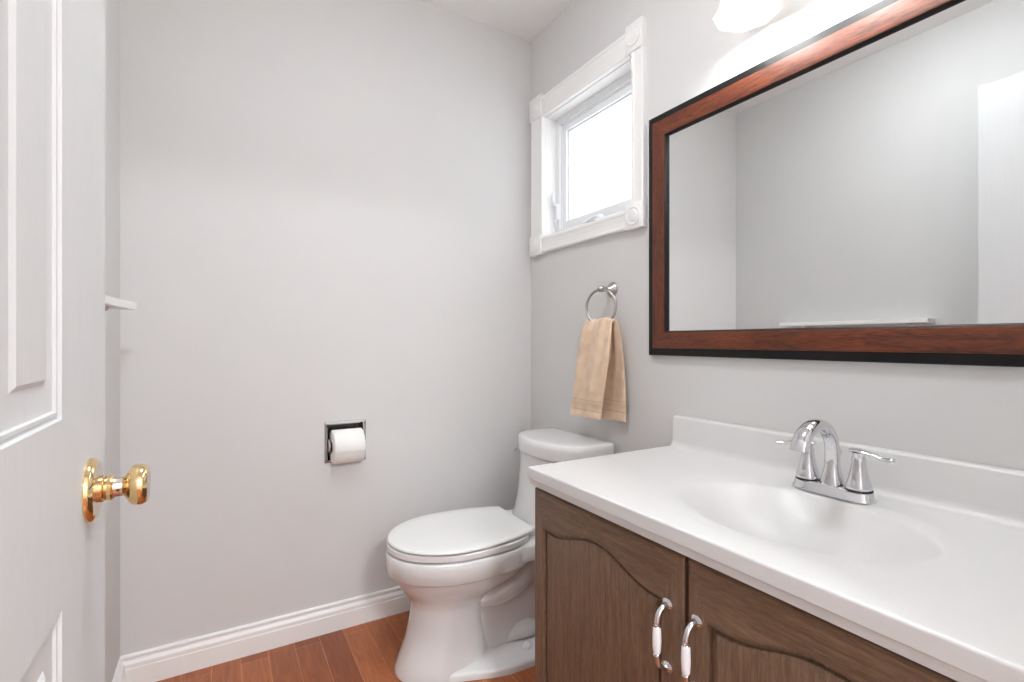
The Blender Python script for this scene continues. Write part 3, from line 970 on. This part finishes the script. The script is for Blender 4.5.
# ------------------------------------------------------------------ countertop with moulded basin
ct = thing('vanity_countertop', (0.95, 0.55, CB), 'glossy white countertop with moulded oval basin and backsplash on the vanity', 'countertop')
CX0, CX1, CY0, CY1 = 0.682, 1.228, 0.004, 1.092
BC = (0.925, 0.560); BA, BB_ = 0.160, 0.228    # basin centre, half sizes in x and y
def ctz(x, y):
    r = math.hypot((x - BC[0]) / BA, (y - BC[1]) / BB_)
    dish = -0.004 * (1 - sstep(1.0, 1.28, r))
    if r >= 1.03:
        return CTOP + dish
    q = min(1.0, r / 1.03)
    near = sstep(-0.5, 0.9, (BC[0] - x) / BA)          # the side towards the room slopes more gently
    left = sstep(-0.1, 0.95, (y - BC[1]) / BB_)
    p = 0.92 + 1.2 * near + 0.45 * left
    bowl = -0.098 * max(0.0, 1 - q ** 2.2) ** p
    return CTOP + dish + bowl
bm = NB()
nx_, ny_ = 104, 190
er = 0.0045
def soft(u, a, b):
    return u
G = []
for i in range(nx_ + 1):
    x = CX0 + er + (CX1 - CX0 - er) * i / nx_
    G.append([bm.verts.new((x, CY0 + (CY1 - er - CY0) * j / ny_, ctz(x, CY0 + (CY1 - er - CY0) * j / ny_))) for j in range(ny_ + 1)])
for i in range(nx_):
    for j in range(ny_):
        bm.faces.new((G[i][j], G[i + 1][j], G[i + 1][j + 1], G[i][j + 1]))
# rounded front edge and left end, a step back half way down, then the underside
edge = [G[0][j] for j in range(ny_ + 1)] + [G[i][ny_] for i in range(1, nx_ + 1)]
def edge_pt(v, out, dz):
    x, y, z = v.co
    on_front = x < CX0 + er + 1e-6
    on_end = y > CY1 - er - 1e-6
    return (x - (out if on_front else 0), y + (out if on_end else 0), CTOP + dz)
prev = edge
for out, dz in ((0.0015, -0.0003), (0.0032, -0.0014), (0.004, -0.0032), (0.0042, -0.0045), (0.0045, -0.0270), (0.0045, -0.0271), (0.0035, -0.0280), (0.0005, -0.0281), (0.0, -0.0282), (0.0, -0.044), (-0.02, -0.044)):
    cur = [bm.verts.new(edge_pt(v, out, dz)) for v in edge]
    for a in range(len(edge) - 1):
        bm.faces.new((prev[a], prev[a + 1], cur[a + 1], cur[a]))
    prev = cur
U = []
for i in range(nx_ + 1):
    U.append([bm.verts.new((G[i][j].co.x, G[i][j].co.y, G[i][j].co.z - 0.016)) for j in range(ny_ + 1)])
for i in range(nx_):
    for j in range(ny_):
        bm.faces.new((U[i][j], U[i][j + 1], U[i + 1][j + 1], U[i + 1][j]))
uedge = [U[0][j] for j in range(ny_ + 1)] + [U[i][ny_] for i in range(1, nx_ + 1)]
for a in range(len(edge) - 1):
    bm.faces.new((prev[a], prev[a + 1], uedge[a + 1], uedge[a]))
for j in range(ny_):
    bm.faces.new((G[nx_][j], G[nx_][j + 1], U[nx_][j + 1], U[nx_][j]))
for i in range(nx_):
    bm.faces.new((G[i][0], G[i + 1][0], U[i + 1][0], U[i][0]))
obj('top', bm, M['marble'], ct, sharp=35)
# backsplash with a coved foot
bm = NB()
BP = [(XR, CTOP - 0.02), (1.190, CTOP - 0.02), (1.190, CTOP - 0.0004), (1.196, CTOP + 0.0012), (1.2015, CTOP + 0.005), (1.205, CTOP + 0.011), (1.207, CTOP + 0.020), (1.210, 0.832), (1.2115, 0.8365), (1.215, 0.839), (XR, 0.840)]
prism(bm, BP, lambda p: (p[0], CY0, p[1]), lambda p: (p[0], 1.084, p[1]))
obj('backsplash', bm, M['marble'], ct, sharp=40)
bm = NB()
zd = ctz(BC[0], BC[1])
lathe(bm, [(0.0, 0.0045), (0.012, 0.004), (0.014, 0.001), (0.018, 0.001), (0.021, 0.003), (0.024, 0.002), (0.025, -0.004)], (BC[0], BC[1], zd + 0.001), (0, 0, 1), 28, cap0=False, cap1=False)
obj('drain', bm, M['chrome'], ct)

# ------------------------------------------------------------------ faucet
FXC, FYC = 1.122, 0.574
fz = CTOP
fa = thing('faucet', (FXC, FYC, fz), 'chrome two-handle gooseneck faucet on the white countertop', 'faucet')
def stadium(z, hx, hy, n=40, p=3.6):
    return [(FXC + math.copysign(abs(math.cos(a)) ** (2 / p), math.cos(a)) * hx, FYC + math.copysign(abs(math.sin(a)) ** (2 / p), math.sin(a)) * hy, z) for a in [2 * PI * k / n for k in range(n)]]
bm = NB()
loft(bm, [stadium(fz + dz, hx, hy) for dz, hx, hy in ((0.0, 0.028, 0.080), (0.004, 0.028, 0.080), (0.007, 0.0255, 0.0775), (0.016, 0.0235, 0.0755), (0.0195, 0.0215, 0.0735), (0.0205, 0.018, 0.070))])
obj('base', bm, M['chrome'], fa, sharp=45)
bm = NB()
P, R = [], []
for k in range(8):
    t = k / 8
    P.append((FXC, FYC, fz + 0.016 + 0.070 * t)); R.append((0.021 - 0.0095 * sstep(0, 0.75, t), 0.0225 - 0.0085 * sstep(0, 0.7, t)))
ac, ar = (FXC - 0.062, fz + 0.088), 0.062
for k in range(23):
    a = PI * 0.93 * k / 22
    t = k / 22
    P.append((ac[0] + ar * math.cos(a), FYC, ac[1] + ar * 1.0 * math.sin(a))); R.append((0.0115 + 0.0010 * math.sin(t * PI), 0.0140 + 0.0035 * sstep(0.3, 1.0, t)))
sweep(bm, P, R, bn=(0, 1, 0), seg=28, power=2.5)
obj('spout', bm, M['chrome'], fa, sharp=50)
for s in (-1, 1):
    hy = FYC + s * 0.051
    bm = NB()
    lathe(bm, [(0.0245, 0.0), (0.0245, 0.0025), (0.0225, 0.004)], (FXC, hy, fz + 0.0195), (0, 0, 1), 32, mi=1, cap0=False, cap1=False)
    lathe(bm, [(0.0235, 0.0035), (0.0238, 0.006), (0.0215, 0.014), (0.0182, 0.025), (0.0152, 0.038), (0.0132, 0.050), (0.0124, 0.060), (0.0124, 0.066), (0.0095, 0.070)], (FXC, hy, fz + 0.0195), (0, 0, 1), 32, lobes=4, lobe_amp=[-0.035] * 9)
    hb = obj('handle', bm, [M['chrome'], M['dark']], fa, sharp=45)
    bm = NB()
    dirx = -0.030 if s > 0 else -0.008
    zc = fz + 0.094
    P = smooth_pts([(FXC + 0.004, hy - s * 0.014, zc + 0.005), (FXC, hy, zc + 0.006), (FXC + dirx * 0.35, hy + s * 0.022, zc + 0.003), (FXC + dirx * 0.7, hy + s * 0.045, zc - 0.002), (FXC + dirx, hy + s * (0.066 if s < 0 else 0.056), zc - 0.001)], 6)
    n = len(P)
    R = [(0.0045 * (1 if i else 0.3), (0.012 if i < n * 0.3 else 0.012 - 0.006 * sstep(n * 0.3, n * 0.75, i)) * (0.45 if i in (0, n - 1) else 1)) for i in range(n)]
    sweep(bm, P, R, bn=(1, 0, 0.0), seg=14)
    lathe(bm, [(0.0095, 0), (0.0105, 0.006), (0.012, 0.010)], (FXC, hy, fz + 0.086), (0, 0, 1), 24)
    obj('lever', bm, M['chrome'], hb, sharp=60)
bm = NB()
lathe(bm, [(0.0028, 0), (0.0028, 0.060), (0.0045, 0.063), (0.0062, 0.068), (0.0055, 0.073), (0, 0.075)], (FXC + 0.018, FYC - 0.004, fz + 0.018), (0, 0, 1), 18)
obj('lift_rod', bm, M['chrome'], fa)

# ------------------------------------------------------------------ framed mirror
mi = thing('wall_mirror', (XR, 0.67, 1.02), 'wide rectangular mirror in a cherry wood frame with black outer edge', 'mirror')
MO = (0.140, 1.190, 1.024, 1.794)
def ringloop(o, t):
    return [(XR - t, MO[0] + o, MO[2] + o), (XR - t, MO[1] - o, MO[2] + o), (XR - t, MO[1] - o, MO[3] - o), (XR - t, MO[0] + o, MO[3] - o)]
def ringsurf(bm, prof, mh, mv):
    rows = [[bm.verts.new(p) for p in ringloop(o, t)] for o, t in prof]
    for i in range(len(rows) - 1):
        for j in range(4):
            k = (j + 1) % 4
            f = bm.faces.new((rows[i][j], rows[i][k], rows[i + 1][k], rows[i + 1][j]))
            f.material_index = mh if j in (0, 2) else mv
bm = NB(); ringsurf(bm, [(0.0, 0.0), (0.0, 0.015), (0.002, 0.018), (0.021, 0.0225), (0.0235, 0.0225)], 0, 0)
obj('outer_edge', bm, M['blackedge'], mi, sharp=30)
bm = NB(); ringsurf(bm, [(0.022, 0.021), (0.0235, 0.0245), (0.028, 0.0258), (0.060, 0.0255), (0.071, 0.0245), (0.073, 0.0235)], 1, 0)
obj('frame', bm, [M['fr_v'], M['fr_h']], mi, sharp=30)
bm = NB(); ringsurf(bm, [(0.0725, 0.0235), (0.075, 0.0225), (0.078, 0.014), (0.078, 0.010)], 0, 0)
obj('inner_lip', bm, M['blackedge'], mi, sharp=30)
bm = NB(); box(bm, (XR - 0.0125, MO[0] + 0.070, MO[2] + 0.070), (XR - 0.001, MO[1] - 0.070, MO[3] - 0.070))
obj('glass', bm, M['mirror'], mi, smooth=False)

# ------------------------------------------------------------------ vanity light above the mirror
vl = thing('vanity_light', (XR, 0.56, 2.06), 'wall light above the mirror with frosted white bell shades', 'wall light')
bm = NB(); box(bm, (XR - 0.022, 0.27, 2.075), (XR, 0.85, 2.175), 0.006, 3); obj('back_plate', bm, M['nickel'], vl)
SX, SZ = 1.138, 1.890                          # shade axis and lip height
for sy in (0.785, 0.570, 0.355):
    bm = NB()
    sweep(bm, smooth_pts([(XR - 0.015, sy, 2.125), (XR - 0.05, sy, 2.128), (SX + 0.012, sy, 2.115), (SX, sy, 2.085), (SX, sy, 2.05)], 6), 0.009, seg=14)
    lathe(bm, [(0.012, 0.055), (0.026, 0.050), (0.030, 0.040), (0.030, 0.012), (0.026, 0.008)], (SX, sy, 2.01), (0, 0, 1), 24)
    obj('arm', bm, M['nickel'], vl)
    bm = NB()
    outer = [(0.028, 0.130), (0.038, 0.122), (0.048, 0.100), (0.055, 0.070), (0.059, 0.045), (0.065, 0.022), (0.075, 0.006), (0.080, 0.0)]
    inner = [(0.077, -0.001), (0.071, 0.008), (0.061, 0.024), (0.055, 0.046), (0.051, 0.070), (0.044, 0.098), (0.034, 0.118), (0.024, 0.126)]
    lathe(bm, outer + inner, (SX, sy, SZ), (0, 0, 1), 8, cap0=False, cap1=False)
    obj('shade', bm, M['shade'], vl, sharp=30)
    bm = NB()
    lathe(bm, [(0.0, -0.024), (0.010, -0.022), (0.019, -0.014), (0.023, -0.002), (0.022, 0.010), (0.015, 0.026), (0.012, 0.038), (0.012, 0.075)], (SX, sy, SZ + 0.030), (0, 0, 1), 20, cap0=False)
    obj('bulb', bm, M['bulb'], vl)

# ------------------------------------------------------------------ unseen fill lamps added to even the light: room and hallway
def fill_lamp(x, y, label, strength, matname, r):
    hl = thing('added_fill_lamp', (x, y, H - 0.10), label, 'ceiling light')
    k = r / 0.155
    bm = NB(); lathe(bm, [(0.17 * k, 0), (0.17 * k, -0.02), (0.16 * k, -0.03), (0.15 * k, -0.03)], (x, y, H), (0, 0, 1), 40, cap0=True, cap1=True); obj('fill_lamp_base', bm, M['nickel'], hl)
    bm = NB(); lathe(bm, [(0.155 * k, -0.03), (0.15 * k, -0.05), (0.12 * k, -0.075), (0.07 * k, -0.09), (0.0, -0.096)], (x, y, H), (0, 0, 1), 40, cap0=True, cap1=False)
    obj('fill_lamp_shade', bm, mat_emit(matname, (0.93, 0.97, 1.0), strength), hl)
fill_lamp(0.38, 0.85, 'added unseen fill lamp on the bathroom ceiling', ROOM_FILL, 'room_fill_glow', 0.155)
fill_lamp(0.35, -1.70, 'added unseen fill lamp in the hallway outside the open door', HALL_FILL, 'hall_fill_glow', 0.24)
